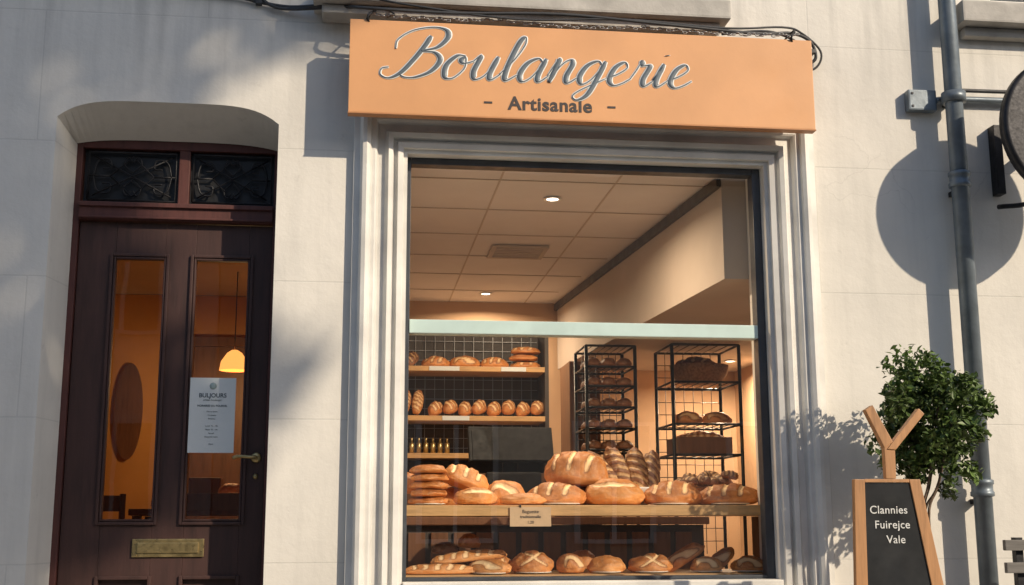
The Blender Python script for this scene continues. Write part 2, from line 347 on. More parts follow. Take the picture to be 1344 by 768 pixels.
# ---- downlights
for (lx,ly,e) in ((1.02,.82,34),(.95,3.6,26),(2.75,3.3,34)):  # last one is unseen, added to light the rack area
    zz=3.128 if lx<1.6 else 2.598
    g=group('ceiling_downlight')
    lathe('trim_ring',[(.036,zz-.001),(.048,zz-.004),(.048,zz-.008),(.033,zz-.008),(.033,zz-.003)],M['white'],g,24,(lx,ly,0))
    lathe('lens',[(.001,zz-.007),(.032,zz-.007),(.032,zz-.0055),(.001,zz-.0055)],M['lampglow'],g,24,(lx,ly,0))
    ld=bpy.data.lights.new('downlight','AREA'); ld.shape='DISK'; ld.size=.07; ld.energy=e; ld.color=(1,.76,.50); ld.spread=math.radians(165)
    lo=bpy.data.objects.new('bulb',ld); COL.objects.link(lo); lo.location=(lx,ly,zz-.02); lo.parent=g
# ------------------------------------------------------------------ door (child of the building)
D=group('front_door',B); fy=.245
boxes('door_frame',[(-1.355,-1.302,fy,fy+.08,G,3.20),(-.415,-.378,fy,fy+.08,G,3.20),(-1.3015,-.4155,fy+.004,fy+.08,3.150,3.20),(-1.3015,-.4155,fy-.02,fy+.08,2.80,2.885),(-.86,-.81,fy+.006,fy+.08,2.886,3.149)],M['doorframe'],D,.004)
boxes('transom_moulding',[(-1.3015,-.4155,fy-.035,fy-.021,2.86,2.88),(-1.3015,-.4155,fy-.03,fy-.021,2.805,2.815)],M['doorframe'],D,.003)
ly=fy+.02
gl=[(-1.130,-.905),(-.765,-.520)]; gz=(1.425,2.625)
leaf=[(-1.298,gl[0][0],ly,ly+.05,G+.01,2.795),(gl[0][1],gl[1][0],ly,ly+.05,G+.01,2.795),(gl[1][1],-.417,ly,ly+.05,G+.01,2.795)]
for a,b_ in gl: leaf+=[(a+.0005,b_-.0005,ly+.001,ly+.049,gz[1],2.795),(a+.0005,b_-.0005,ly+.001,ly+.049,1.17,gz[0]),(a+.0005,b_-.0005,ly+.001,ly+.049,G+.01,.5),(a+.0005,b_-.0005,ly+.02,ly+.04,.5,1.17)]
boxes('door_leaf',leaf,M['door'],D,.002)
def frame4(x0,x1,z0,z1,w,y0,y1): return [(x0,x0+w,y0,y1,z0,z1),(x1-w,x1,y0,y1,z0,z1),(x0+w+.0003,x1-w-.0003,y0,y1,z1-w,z1),(x0+w+.0003,x1-w-.0003,y0,y1,z0,z0+w)]
mo=[]
for a,b_ in gl:
    mo+=frame4(a-.022,b_+.022,gz[0]-.022,gz[1]+.022,.014,ly-.014,ly-.0005)
    mo+=frame4(a-.006,b_+.006,gz[0]-.006,gz[1]+.006,.010,ly-.008,ly+.03)
    mo+=frame4(a-.01,b_+.01,.49,1.18,.016,ly-.012,ly+.02)
    mo+=[(a+.05,b_-.05,ly+.006,ly+.0195,.57,1.10)]
boxes('door_mouldings',mo,M['door'],D,.004)
bm=bmesh.new()
for a,b_ in gl: bm.faces.new([bm.verts.new(p) for p in ((a,ly+.03,gz[0]),(b_,ly+.03,gz[0]),(b_,ly+.03,gz[1]),(a,ly+.03,gz[1]))])
finish(bm,'door_glass',M['doorglass'],D)
boxes('transom_backing',[(-1.299,-.416,fy+.045,fy+.06,2.886,3.149)],M['black'],D,0)
bm=bmesh.new()
for x0,x1 in ((-1.275,-.875),(-.795,-.43)):
    z0,z1=2.902,3.135; yy=fy+.02; cx=(x0+x1)/2; cz=(z0+z1)/2; w=(x1-x0)/2; h=(z1-z0)/2
    def ln(*P,sm=0,r=.0045):
        pts=catmull([(a,yy,b_) for a,b_ in P],6) if sm else [Vector((a,yy,b_)) for a,b_ in P]
        addtube(bm,pts,r,6)
    ln((x0,z0),(x0,z1),(x1,z1),(x1,z0),(x0,z0),r=.006)
    ln((x0+.02,z0+.02),(cx,cz),(x1-.02,z1-.02)); ln((x0+.02,z1-.02),(cx,cz),(x1-.02,z0+.02))
    ln((cx-w*.5,cz),(cx,z1-.02),(cx+w*.5,cz),(cx,z0+.02),(cx-w*.5,cz))
    for s in (-1,1):
        for q in (-1,1):
            ln((cx+s*w*.9,cz),(cx+s*w*.8,cz+q*h*.6),(cx+s*w*.55,cz+q*h*.7),(cx+s*w*.5,cz+q*h*.35),(cx+s*w*.68,cz+q*h*.3),sm=1)
            ln((cx,cz+q*h*.15),(cx+s*w*.2,cz+q*h*.5),(cx+s*w*.12,cz+q*h*.8),(cx+s*w*.02,cz+q*h*.6),sm=1)
    ln((cx-w*.5,cz),(x0,cz)); ln((cx+w*.5,cz),(x1,cz))
bmesh.ops.recalc_face_normals(bm,faces=bm.faces)
finish(bm,'iron_grille',M['iron'],D,True)
boxes('letter_plate',[(-.985,-.670,ly-.010,ly-.0015,1.262,1.342)],M['brass'],D,.004)
boxes('letter_flap',[(-.962,-.693,ly-.018,ly-.0105,1.280,1.326)],M['brass'],D,.004)
H=group('door_handle',D)
lathe('rose',[(.001,0),(.022,0),(.024,.006),(.018,.010),(.001,.012)],M['brass'],H,20,(-.455,ly,1.705),(math.pi/2,0,0))
tube('lever',[(-.455,ly-.01,1.705),(-.455,ly-.045,1.705),(-.475,ly-.055,1.705),(-.53,ly-.055,1.708),(-.555,ly-.05,1.70)],.008,M['brass'],H)
lathe('keyhole',[(.001,0),(.012,0),(.013,.004),(.001,.006)],M['brass'],H,16,(-.455,ly,1.62),(math.pi/2,0,0))
NT=group('door_notice'); ny=ly-.016
box('sheet',-.762,-.556,ny-.0015,ny,1.725,2.068,M['paper'],NT,0)
ny2=ny-.002
lathe('emblem',[(.001,0),(.016,0),(.016,.0006),(.001,.0006)],M['emblem'],NT,20,(-.659,ny2,2.030),(math.pi/2,0,0))
text('heading','BULJOURS',.027,(-.659,ny2,1.978),M['leg'],NT,off=.0006)
text('heading_small','artisan boulanger',.012,(-.659,ny2,1.962),M['leg'],NT)
text('body_1','HORAIRES DU FOURNIL',.0125,(-.659,ny2,1.935),M['leg'],NT,off=.0003)
for k,s in enumerate(['Pain au levain','Croissants','Brioches','','Lundi  7h - 19h','Mardi  7h - 19h','Samedi','Dimanche matin','','Merci']):
    if s: text('body_line',s,.009,(-.659,ny2,1.91-.0165*k),M['leg'],NT)
# ------------------------------------------------------------------ shop sign
S=group('shop_sign')
box('board',-.068,2.112,-.2,-.155,3.222,3.664,M['sign'],S,.003)
boxes('board_edge',[(-.070,2.114,-.202,-.15,3.216,3.2215)],M['signedge'],S,.001)
boxes('wall_batten',[(.1,.16,-.149,-.002,3.36,3.6),(1.9,1.96,-.149,-.002,3.36,3.6)],M['iron'],S,0)
sh,sx_,sz_=.34,.1405,.115
bx,bz=.085,3.397
O={}
O['B']=(1.75,[[(.95,1.75),(.88,1.3),(.72,.7),(.5,.15),(.2,-.08),(-.1,.05),(-.15,.3),(.05,.38)],
              [(.0,1.15),(-.05,1.55),(.3,1.95),(.9,2.12),(1.35,2.02),(1.5,1.7),(1.3,1.28),(.85,1.1),(1.3,1.06),(1.58,.75),(1.45,.28),(1.05,.0),(.7,-.02),(.45,.12)]])
O['o']=(.93,[[(.6,.97),(.32,.97),(.1,.55),(.22,.06),(.5,.03),(.72,.45),(.62,.9),(.5,.8),(.65,.66),(.95,.78)]])
O['u']=(1.0,[[(-.03,.75),(.15,1.0),(.13,.35),(.28,.02),(.52,.15),(.70,.6)],[(.73,1.0),(.68,.3),(.8,.02),(1.05,.28)]])
O['l']=(.58,[[(.0,.25),(.28,.9),(.42,1.55),(.33,1.88),(.2,1.6),(.16,.5),(.28,.02),(.6,.28)]])
O['a']=(1.0,[[(.70,.8),(.48,1.0),(.18,.78),(.08,.3),(.26,.0),(.5,.2),(.70,.75)],[(.73,1.0),(.68,.3),(.8,.02),(1.05,.30)]])
O['n']=(.98,[[(.0,.30),(.12,.95),(.17,.9),(.13,.02)],[(.13,.15),(.3,.75),(.52,1.0),(.66,.82),(.62,.3),(.75,.02),(1.02,.28)]])
O['g']=(.97,[[(.70,.8),(.48,1.0),(.18,.78),(.08,.3),(.26,.0),(.5,.2),(.70,.75)],[(.73,1.0),(.68,.3),(.58,-.42),(.32,-.68),(.12,-.52),(.3,-.25),(1.0,.3)]])
O['e']=(.80,[[(.0,.28),(.35,.5),(.56,.78),(.4,1.0),(.16,.75),(.12,.25),(.34,.0),(.6,.1),(.83,.32)]])
O['r']=(.78,[[(.0,.28),(.1,.7),(.16,1.12)],[(.16,1.12),(.24,.9),(.45,.92),(.50,.8),(.44,.3),(.57,.02),(.82,.28)]])
O['i']=(.48,[[(.0,.28),(.14,.85)],[(.16,1.0),(.11,.3),(.24,.02),(.5,.28)],[(.14,1.38),(.15,1.36)]])
def lettering(name,extra,yc,flat,mat):
    bm=bmesh.new(); X=0
    for ch in 'Boulangerie':
        adv,st=O[ch]
        for s in st:
            P=[Vector((bx+(X+px+sh*pz)*sx_, yc, bz+pz*sz_)) for px,pz in s]
            pts=catmull(P,10) if len(P)>2 else P
            R=[]
            for i in range(len(pts)):
                t=(pts[min(i+1,len(pts)-1)]-pts[max(i-1,0)]); t=t.normalized() if t.length>0 else Vector((0,0,-1))
                d=max(0,-t.z); e=min(1,min(i,len(pts)-1-i)/4+.45)
                R.append((.0032+.0105*d**1.2)*(e if len(P)>2 else 1.25)+extra)
            if len(P)==2 and abs(s[0][1]-s[1][1])<.1: R=[.0115+extra]*2
            for k in range(2):
                R=[(R[max(i-1,0)]+R[i]*2+R[min(i+1,len(R)-1)])/4 for i in range(len(R))]
            addtube(bm,pts,R,10,Vector((0,1,0)),flat)
        X+=adv
    bmesh.ops.recalc_face_normals(bm,faces=bm.faces)
    return finish(bm,name,mat,S,True)
lettering('script_outline',.0038,-.2005,.003,M['letterw'])
lettering('script_letters',0,-.2005,.0055,M['letter'])
text('small_lettering','Artisanale',.088,(.850,-.2012,3.262),M['ink'],S,off=.0022,ext=.001,space=1.08)
boxes('dashes',[(.545,.582,-.2025,-.2005,3.286,3.295),(1.117,1.154,-.2025,-.2005,3.286,3.295)],M['ink'],S,0)
bm=bmesh.new()
def linkchain(x0,x1,za,sag,y):
    n=int((x1-x0)/.019)
    for i in range(n):
        u=i/(n-1); x=x0+(x1-x0)*u; z=za-sag*4*u*(1-u)+.006*math.sin(i*1.7)
        a=.011
        pts=[Vector((x+a*math.cos(q),y+(a*.5*math.sin(q) if i%2 else 0),z+(a*.5*math.sin(q) if not i%2 else 0))) for q in [k*math.pi/4 for k in range(9)]]
        addtube(bm,pts,.0025,4)
linkchain(.02,.62,3.70,.012,-.185); linkchain(.62,1.3,3.697,.014,-.185); linkchain(1.3,2.05,3.695,.010,-.185)
finish(bm,'hanging_chain',M['chain'],S,True)
for hx in (.03,2.03): tube('hook',[(hx,-.178,3.64),(hx-.02,-.21,3.67),(hx,-.2,3.70),(hx+.015,-.15,3.73),(hx+.02,-.05,3.74),(hx+.02,.0,3.74)],.005,M['iron'],S)
# ------------------------------------------------------------------ cables
C=group('electrical_cable')
tube('cable_1',[(-.52,-.02,3.87),(-.45,-.03,3.79),(-.35,-.04,3.765),(-.1,-.12,3.755),(0,-.2,3.72),(.4,-.2,3.715),(.9,-.2,3.735),(1.4,-.2,3.71),(1.85,-.17,3.70),(2.05,-.1,3.74),(2.16,-.06,3.72),(2.19,-.05,3.64),(2.14,-.04,3.60)],.008,M['cable'],C)
tube('cable_2',[(-.0,-.19,3.78),(.2,-.2,3.745),(.7,-.2,3.70),(1.2,-.2,3.725),(1.7,-.18,3.715),(2.0,-.12,3.76),(2.12,-.06,3.76),(2.22,-.04,3.68),(2.20,-.03,3.60),(2.10,-.02,3.56)],.0055,M['cable'],C)
tube('cable_3',[(1.72,-.05,3.74),(1.95,-.05,3.765),(2.10,-.04,3.72),(2.13,-.03,3.64),(2.05,-.03,3.60)],.007,M['cable'],C)
tube('cable_4',[(-1.8,-.015,3.90),(-1.0,-.02,3.845),(-.6,-.02,3.82),(-.49,-.02,3.80),(-.35,-.03,3.78),(-.2,-.10,3.765)],.009,M['cable'],C)
tube('cable_5',[(.0,-.1,3.70),(.06,-.12,3.76),(.13,-.15,3.72),(.1,-.18,3.69)],.0045,M['cable'],C)
boxes('clips',[(-.51,-.48,-.035,-.002,3.79,3.82),(2.16,2.185,-.065,-.002,3.66,3.68)],M['cable'],C)
# ------------------------------------------------------------------ drainpipe
P=group('drainpipe'); px,py=2.862,-.10
tube('pipe',[(px,py,G+.12),(px,py,8.7)],.042,M['zinc'],P,20,0)
tube('shoe',[(px,py,G+.16),(px,py-.01,G+.1),(px,py-.09,G+.04)],.046,M['zinc'],P,16,5)
for z in (1.56,3.03,4.9,6.9):
    lathe('collar',[(.043,z-.04),(.053,z-.036),(.053,z-.018),(.048,z-.014),(.048,z+.014),(.053,z+.018),(.053,z+.036),(.043,z+.04)],M['zinc'],P,24,(px,py,0))
for z in (2.98,3.44,1.50): boxes('pipe_bracket',[(px-.012,px+.012,py+.04,-.001,z-.012,z+.012)],M['iron'],P)
lathe('clamp',[(.043,3.42),(.058,3.42),(.058,3.47),(.043,3.47)],M['zinc'],P,24,(px,py,0))
J=group('junction_box')
boxes('box',[(2.655,2.80,-.05,-.001,3.395,3.50)],M['zinc'],J,.008)
boxes('screws',[(2.67,2.68,-.054,-.049,3.475,3.485),(2.67,2.68,-.054,-.049,3.41,3.42)],M['iron'],J,0)
tube('conduit',[(2.80,-.04,3.45),(2.84,-.03,3.46),(2.95,-.03,3.465),(3.6,-.03,3.47)],.016,M['zinc'],J,12)
tube('conduit_2',[(2.905,-.06,3.50),(3.0,-.05,3.505),(3.6,-.05,3.51)],.01,M['cable'],J,10)
# ------------------------------------------------------------------ round sign
R=group('round_hanging_sign'); cx,cz,cy=3.275,3.20,-.42
lathe('disc',[(.001,-.02),(.33,-.02),(.35,-.014),(.35,.014),(.33,.02),(.001,.02)],M['discmat'],R,64,(cx,cy,cz),(math.pi/2,0,0))
lathe('rim',[(.336,-.026),(.356,-.026),(.356,.026),(.336,.026)],M['iron'],R,64,(cx,cy,cz),(math.pi/2,0,0))
boxes('bracket_arm',[(cx-.02,cx+.02,cy+.02,-.001,cz-.02,cz+.02)],M['iron'],R)
boxes('wall_plate',[(3.08,3.12,-.06,-.001,2.98,3.33)],M['iron'],R)
tube('stay',[(3.09,-.03,2.92),(3.16,-.2,2.90),(3.28,-.40,2.96)],.012,M['iron'],R)
# ------------------------------------------------------------------ potted tree
T=group('potted_tree'); tx,ty=2.47,-.40
lathe('pot',[(.001,G+.002),(.13,G+.002),(.17,G+.30),(.19,G+.30),(.19,G+.36),(.165,G+.36),(.155,G+.31),(.001,G+.31)],M['pot'],T,32,(tx,ty,0))
lathe('soil',[(.001,G+.312),(.156,G+.312),(.15,G+.33),(.001,G+.335)],M['soil'],T,24,(tx,ty,0))
bm=bmesh.new()
for i in range(7):
    a=i*.9; ex=tx+.04+.16*math.cos(a)*random.uniform(.4,1); ey=ty+.14*math.sin(a)*random.uniform(.4,1); ez=1.75+random.uniform(-.05,.25)
    Pp=[(tx+.02*math.cos(a),ty+.02*math.sin(a),G+.32),(tx-.02+.03*math.cos(a*2),ty+.02*math.sin(a),1.0),(tx-.05+.03*math.cos(a),ty+.03*math.sin(a*1.3),1.42),(tx-.02+.06*math.cos(a),ty+.05*math.sin(a),1.58),(ex,ey,ez)]
    pts=catmull(Pp,6); addtube(bm,pts,[.011*(1-.75*k/len(pts)) for k in range(len(pts))],6)
finish(bm,'stems',M['bark'],T,True)
def leafmesh(name,clumps,per,size,mat,parent,spread):
    bm=bmesh.new()
    for c,r in clumps:
        for k in range(per):
            d=Vector((random.gauss(0,1),random.gauss(0,1),random.gauss(0,1))); d.normalize()
            p=c+d*r*(random.random()**.45)*spread
            s=size*random.uniform(.6,1.25)
            m=Matrix.Rotation(random.uniform(0,6.28),3,'Z')@Matrix.Rotation(random.uniform(-1.1,1.1),3,'X')@Matrix.Rotation(random.uniform(-1,1),3,'Y')
            q=[Vector((0,-.5,0)),Vector((.27,-.05,.07)),Vector((.16,.3,.03)),Vector((0,.55,-.05)),Vector((-.16,.3,.03)),Vector((-.27,-.05,.07))]
            v=[bm.verts.new(p+m@(a*s)) for a in q]
            bm.faces.new((v[0],v[1],v[2],v[3])); bm.faces.new((v[0],v[3],v[4],v[5]))
    return finish(bm,name,mat,parent)
cl=[]
cc=Vector((2.500,ty,1.86))
for i in range(84):
    d=Vector((random.gauss(0,1),random.gauss(0,1),random.gauss(0,1))).normalized()
    rr=random.uniform(.35,1.0)
    p=cc+Vector((d.x*.285*rr,d.y*.22*rr,d.z*.285*rr)); cl.append((p,random.uniform(.045,.085)))
cl+=[(Vector((2.40,ty-.02,1.60)),.05),(Vector((2.55,ty,1.55)),.05),(Vector((2.30,ty,1.68)),.05),(Vector((2.66,ty,1.62)),.05),(Vector((2.36,ty,1.52)),.035)]
leafmesh('foliage',cl,95,.034,M['leaf'],T,1.0)
# ------------------------------------------------------------------ A-board
A=group('chalkboard_sign'); ay=-.75
prism('left_leg',[(1.975,1.575),(2.018,1.575),(1.985,G),(1.925,G)],ay-.012,ay+.016,M['woodv'],A)
prism('right_leg',[(2.205,1.575),(2.25,1.575),(2.47,G),(2.41,G)],ay-.012,ay+.016,M['woodv'],A)
prism('slate',[(2.019,1.562),(2.204,1.562),(2.365,.62),(1.997,.62)],ay-.006,ay+.010,M['chalk'],A,0)
prism('bottom_rail',[(1.998,.618),(2.365,.618),(2.372,.57),(1.996,.57)],ay-.010,ay+.012,M['woodv'],A)
prism('top_rail',[(2.0185,1.576),(2.2045,1.576),(2.205,1.563),(2.0185,1.563)],ay-.011,ay+.014,M['woodv'],A,.001)
prism('back_leg',[(2.085,1.50),(2.12,1.50),(2.12,G),(2.08,G)],ay+.20,ay+.225,M['woodv'],A)
prism('back_leg_2',[(2.19,1.50),(2.23,1.50),(2.40,G),(2.36,G)],ay+.20,ay+.225,M['woodv'],A)
boxes('hinge_bar',[(2.07,2.22,ay+.018,ay+.225,1.46,1.49)],M['woodv'],A)
prism('finial_stem',[(2.108,1.577),(2.150,1.577),(2.153,1.715),(2.108,1.715)],ay-.012,ay+.018,M['woodv'],A)
prism('finial_arm_left',[(2.108,1.700),(2.146,1.722),(2.068,1.872),(2.036,1.852)],ay-.014,ay+.020,M['woodv'],A)
prism('finial_arm_right',[(2.118,1.695),(2.154,1.692),(2.285,1.838),(2.262,1.860)],ay-.0165,ay+.0165,M['woodv'],A)
for k,s in enumerate(['Clannies','Fuirejce','Vale']):
    text('chalk_text',s,.044,(2.112+.012*k,ay-.0075,1.440-.058*k),M['chalkw'],A,off=.0002,space=1.05)
# ------------------------------------------------------------------ bench
BE=group('wooden_bench'); by=-.42
boxes('slats',[(2.78,4.2,by,by+.025,1.285,1.33),(2.78,4.2,by,by+.025,1.19,1.235),(2.78,4.2,by,by+.025,1.09,1.135),(2.78,4.2,by-.42,by-.30,.75,.775),(2.78,4.2,by-.29,by-.17,.75,.775),(2.78,4.2,by-.16,by-.04,.75,.775)],M['bench'],BE,.004)
boxes('frame',[(2.84,2.875,by+.027,by+.06,G,1.34),(4.1,4.135,by+.027,by+.06,G,1.34),(2.84,2.875,by-.42,by-.385,G,.748),(4.1,4.135,by-.42,by-.385,G,.748),(2.842,2.873,by-.384,by+.026,.70,.746),(4.102,4.133,by-.384,by+.026,.70,.746)],M['iron'],BE)
# ------------------------------------------------------------------ breads
def loafmesh(bm,L,W,H,kind,loc,rz=0,ry=0,rx=0,seg=72,rings=50,seed=0):
    lay=bm.verts.layers.float.get('score') or bm.verts.layers.float.new('score')
    Rm=Matrix.Rotation(rz,4,'Z')@Matrix.Rotation(ry,4,'Y')@Matrix.Rotation(rx,4,'X')
    T_=Matrix.Translation(Vector(loc))@Rm
    rows=[]
    for j in range(rings+1):
        th=math.pi*j/rings; row=[]
        for i in range(seg):
            ph=2*math.pi*i/seg
            cx_=math.cos(th); r=math.sin(th)**(.8 if L>W*1.6 else .95)
            x=cx_; y=r*math.cos(ph); z=r*math.sin(ph)
            s=0
            if z>-.1:
                up=max(0,min(1,(z+.02)*5))
                if kind=='slash':
                    u=(x*L-y*W*.55)/(L); k=5 if L>W*2.4 else 3
                    f=(u*.5/.84+.5)*k; d=abs(f-round(f-.5)-.5)*L/k
                    if abs(u)<.85: s=max(0,1-(d/(.010 if L<.2 else .015))**2)*max(0,min(1,(z-.15)*5))
                elif kind=='cross':
                    zc=(z-.62)*H*.9; d=min(abs(x*L*.42-zc),abs(x*L*.42+zc)); s=max(0,1-(d/.010)**2)*up*max(0,1-(abs(x)/.7)**6)
                elif kind=='single':
                    d=abs(y*W*.5+.37*W+.012*math.sin(x*3)); s=max(0,1-(d/(.013))**2)*max(0,1-(abs(x)/.8)**6)*up if z>0 else 0
                elif kind=='arc':
                    d=abs(y*W*.5+.36*W-(x*x)*.35*W); s=max(0,1-(d/.013)**2)*max(0,1-(abs(x)/.75)**6)*up if z>0 else 0
            zz=z*H*.62 if z>0 else z*H*.38
            if z<-.55: zz=-.55*H*.38-(abs(z)-.55)*H*.05
            zz+=H*.38*.58
            nv=noise.noise(Vector((x*2+seed*3.1,y*2,z*2)))*.10+noise.noise(Vector((x*6+seed,y*6,z*6)))*.03
            k=1+nv-.085*s
            v=bm.verts.new(T_@Vector((x*L/2*k,y*W/2*k,zz*k))); v[lay]=min(1,s*1.3); row.append(v)
        rows.append(row)
    for a,b_ in zip(rows,rows[1:]):
        for i in range(seg): bm.faces.new((a[i],a[(i+1)%seg],b_[(i+1)%seg],b_[i]))
cnt=[0]
def loaf(name,L,W,H,kind,x,y,z,mat='bread',rz=0,ry=0,rx=0):
    cnt[0]+=1; bm=bmesh.new(); loafmesh(bm,L,W,H,kind,(0,0,0),0,0,0,seed=cnt[0]*1.37)
    bmesh.ops.remove_doubles(bm,verts=bm.verts,dist=.00002); bmesh.ops.recalc_face_normals(bm,faces=bm.faces)
    return finish(bm,name,M[mat],None,True,(x,y,z),(rx,ry,rz))
def plate(x,y,z,r):
    return lathe('china_plate',[(.001,0),(r*.6,0),(r,.006),(r,.009),(r*.6,.004),(.001,.004)],M['white'],None,28,(x,y,z))
SZ=1.490; y1=.33
SH=group('display_shelf')
boxes('board',[(.075,2.05,.155,.72,1.440,1.488)],M['wood'],SH,.003)
boxes('supports',[(.075,.10,.2,.70,G+.02,1.438),(2.02,2.045,.2,.70,G+.02,1.438)],M['brownwood'],SH,0)
SL=group('display_shelf')
boxes('board',[(.105,2.015,.135,.72,1.135,1.176)],M['wood'],SL,.003)
ST=group('bread_roll_stack')
for k in range(5):
    bm=bmesh.new(); loafmesh(bm,.19+.006*math.sin(k*2),.17,.05,'none',(0,0,0),seed=k*5.3)
    bmesh.ops.recalc_face_normals(bm,faces=bm.faces)
    finish(bm,'roll',M['bread2'],ST,True,(.342+.006*math.sin(k*3),y1,SZ+.004+k*.036),(0,0,k*1.3))
plate(.342,y1,SZ,.085)
loaf('bread_loaf',.16,.13,.12,'none',.235,.5,SZ+.06,'bread2')
loaf('bread_loaf',.20,.16,.12,'none',.43,.55,SZ+.0,'bread2')
loaf('bread_loaf',.25,.16,.125,'slash',.515,.46,SZ+.085,'bread',0.35,.3)
loaf('round_loaf',.21,.17,.095,'arc',.560,.30,SZ+.003,'bread',.2)
loaf('bread_loaf',.22,.15,.145,'single',.715,.48,SZ,'bread',.1)
loaf('flat_loaf',.215,.13,.062,'none',.775,.255,SZ+.003,'bread')
loaf('bread_loaf',.285,.19,.125,'slash',.940,.32,SZ+.003,'bread2')
plate(.95,.32,SZ,.11)
loaf('bread_loaf',.30,.2,.12,'none',1.10,.55,SZ,'bread2')
loaf('large_bread_loaf',.325,.22,.20,'slash',1.065,.45,SZ+.095,'bread2',-.05,.06)
loaf('round_loaf',.29,.22,.150,'arc',1.225,.34,SZ+.002,'bread',-.1)
loaf('bread_loaf',.285,.20,.138,'slash',1.515,.34,SZ+.004,'bread2',.08)
plate(1.50,.33,SZ,.10)
loaf('bread_loaf',.29,.17,.118,'slash',1.795,.35,SZ+.004,'bread2',-.04)
plate(1.79,.33,SZ,.10)
BW=group('bread_bowl')
lathe('bowl',[(.001,0),(.07,0),(.075,.008),(.125,.05),(.175,.085),(.17,.088),(.115,.05),(.001,.02)],M['white'],BW,36,(1.37,.56,SZ))
for k,(dx,tl) in enumerate(((-.12,18),(-.035,4),(.05,-14),(.115,-30))):
    bm=bmesh.new(); loafmesh(bm,.27,.105,.10,'slash',(0,0,0),seed=40+k)
    bmesh.ops.recalc_face_normals(bm,faces=bm.faces)
    me=finish(bm,'dark_baguette',M['bread3'],BW,True,(1.345+dx,.585+.02*(k%2),SZ+.165-.012*abs(k-1)))
    me.rotation_euler=(Matrix.Rotation(math.radians(-tl-16),4,'Y')@Matrix.Rotation(math.radians(-22),4,'X')@Matrix.Rotation(math.radians(90),4,'X')@Matrix.Rotation(math.radians(90),4,'Z')).to_euler()
PB=group('pastry_basket')
lathe('basket',[(.001,0),(.11,0),(.14,.06),(.145,.085),(.15,.09),(.135,.09),(.125,.06),(.001,.02)],M['wicker'],PB,36,(1.76,.56,SZ))
for k in range(16):
    bm=bmesh.new(); loafmesh(bm,.10,.055,.05,'slash',(0,0,0),seg=24,rings=18,seed=60+k)
    finish(bm,'pastry',M['bread3'],PB,True,(1.74+random.uniform(-.11,.10),.55+random.uniform(-.09,.07),SZ+.085+random.uniform(0,.05)),(random.uniform(-.4,.4),random.uniform(-.4,.4),random.uniform(0,3)))
LZ=1.177
base=loaf
base('baguette',.34,.065,.055,'slash',.395,.27,LZ+.002,'bread')
base('baguette',.36,.065,.055,'slash',.42,.35,LZ+.002,'bread2',rz=.05)
base('baguette',.36,.068,.06,'slash',.530,.33,LZ+.055,'bread',rz=.08,ry=-.10)
base('bread_roll',.21,.09,.075,'single',.62,.26,LZ+.004,'bread',rz=-.5)
base('bread_roll',.17,.09,.07,'slash',.655,.36,LZ+.025,'bread2',rz=.3)
base('bread_loaf',.2,.15,.115,'none',.52,.50,LZ,'bread3')
base('bread_roll',.11,.09,.08,'none',.545,.47,LZ+.115,'bread2')
base('bread_roll',.13,.09,.07,'none',.43,.48,LZ+.085,'bread3')
plate(.62,.24,LZ,.08)
base('round_loaf',.20,.17,.12,'cross',.825,.31,LZ+.003,'bread2'); plate(.83,.29,LZ,.085)
base('bread_roll',.135,.13,.105,'single',1.005,.29,LZ+.003,'bread2',rz=.3)
base('bread_roll',.15,.12,.11,'none',1.09,.46,LZ+.01,'bread2')
base('bread_roll',.18,.14,.09,'none',1.175,.29,LZ+.003,'bread'); plate(1.17,.27,LZ,.07)
base('round_loaf',.21,.16,.10,'cross',1.385,.29,LZ+.003,'bread2'); plate(1.385,.27,LZ,.08)
base('baguette',.22,.085,.08,'single',1.575,.34,LZ+.045,'bread2',ry=-.55)
base('bread_roll',.15,.11,.085,'single',1.655,.28,LZ+.003,'bread'); plate(1.655,.27,LZ,.07)
base('bread_roll',.17,.085,.08,'single',1.765,.36,LZ+.03,'bread2',ry=-.75)
base('bread_roll',.17,.12,.085,'single',1.865,.29,LZ+.003,'bread2'); plate(1.86,.27,LZ,.08)
PT=group('price_tag')
box('card',.702,.892,.147,.149,1.392,1.480,M['kraft'],PT,0)
tube('pin',[(.75,.146,1.478),(.75,.15,1.489)],.004,M['iron'],PT,6,2)
text('writing','Baguette',.022,(.797,.1462,1.452),M['ink'],PT); text('writing','traditionnelle',.018,(.797,.1462,1.430),M['ink'],PT,off=.0001); text('writing','1,20',.018,(.797,.1462,1.405),M['ink'],PT)
# ------------------------------------------------------------------ bakery shelf unit (back)
U=group('bakery_shelving')
zs=[(1.785,1.815),(2.005,2.035),(2.300,2.330)]
boxes('shelves',[(.16,1.115,1.75,2.04,a,b_) for a,b_ in zs],M['wood'],U,.003)
boxes('uprights',[(.135,.158,1.76,2.06,G+.02,2.56),(1.117,1.14,1.76,2.06,G+.02,2.56)],M['panel'],U,0)
boxes('back_panel',[(.158,1.117,2.05,2.07,G+.02,2.56)],M['panel'],U,0)
boxes('base_cabinet',[(.16,1.115,1.78,2.04,G+.03,1.70)],M['brownwood'],U,.004)
boxes('grid_wires',[(.17+.06*i,.173+.06*i,2.035,2.038,1.82,2.55) for i in range(16)]+[(.16,1.11,2.039,2.042,1.86+.06*i,1.863+.06*i) for i in range(12)],M['chain'],U,0)
boxes('labels',[(.42,.6,1.744,1.749,2.302,2.328),(.85,1.0,1.744,1.749,2.302,2.328),(.5,.66,1.744,1.749,2.007,2.033)],M['paper'],U,0)
def many(name,items,mat,parent):
    bm=bmesh.new()
    for k,it in enumerate(items): loafmesh(bm,*it[:4],it[4],*it[5:],seg=28,rings=20,seed=k*2.3)
    bmesh.ops.recalc_face_normals(bm,faces=bm.faces)
    return finish(bm,name,M[mat],parent,True)
z=2.331
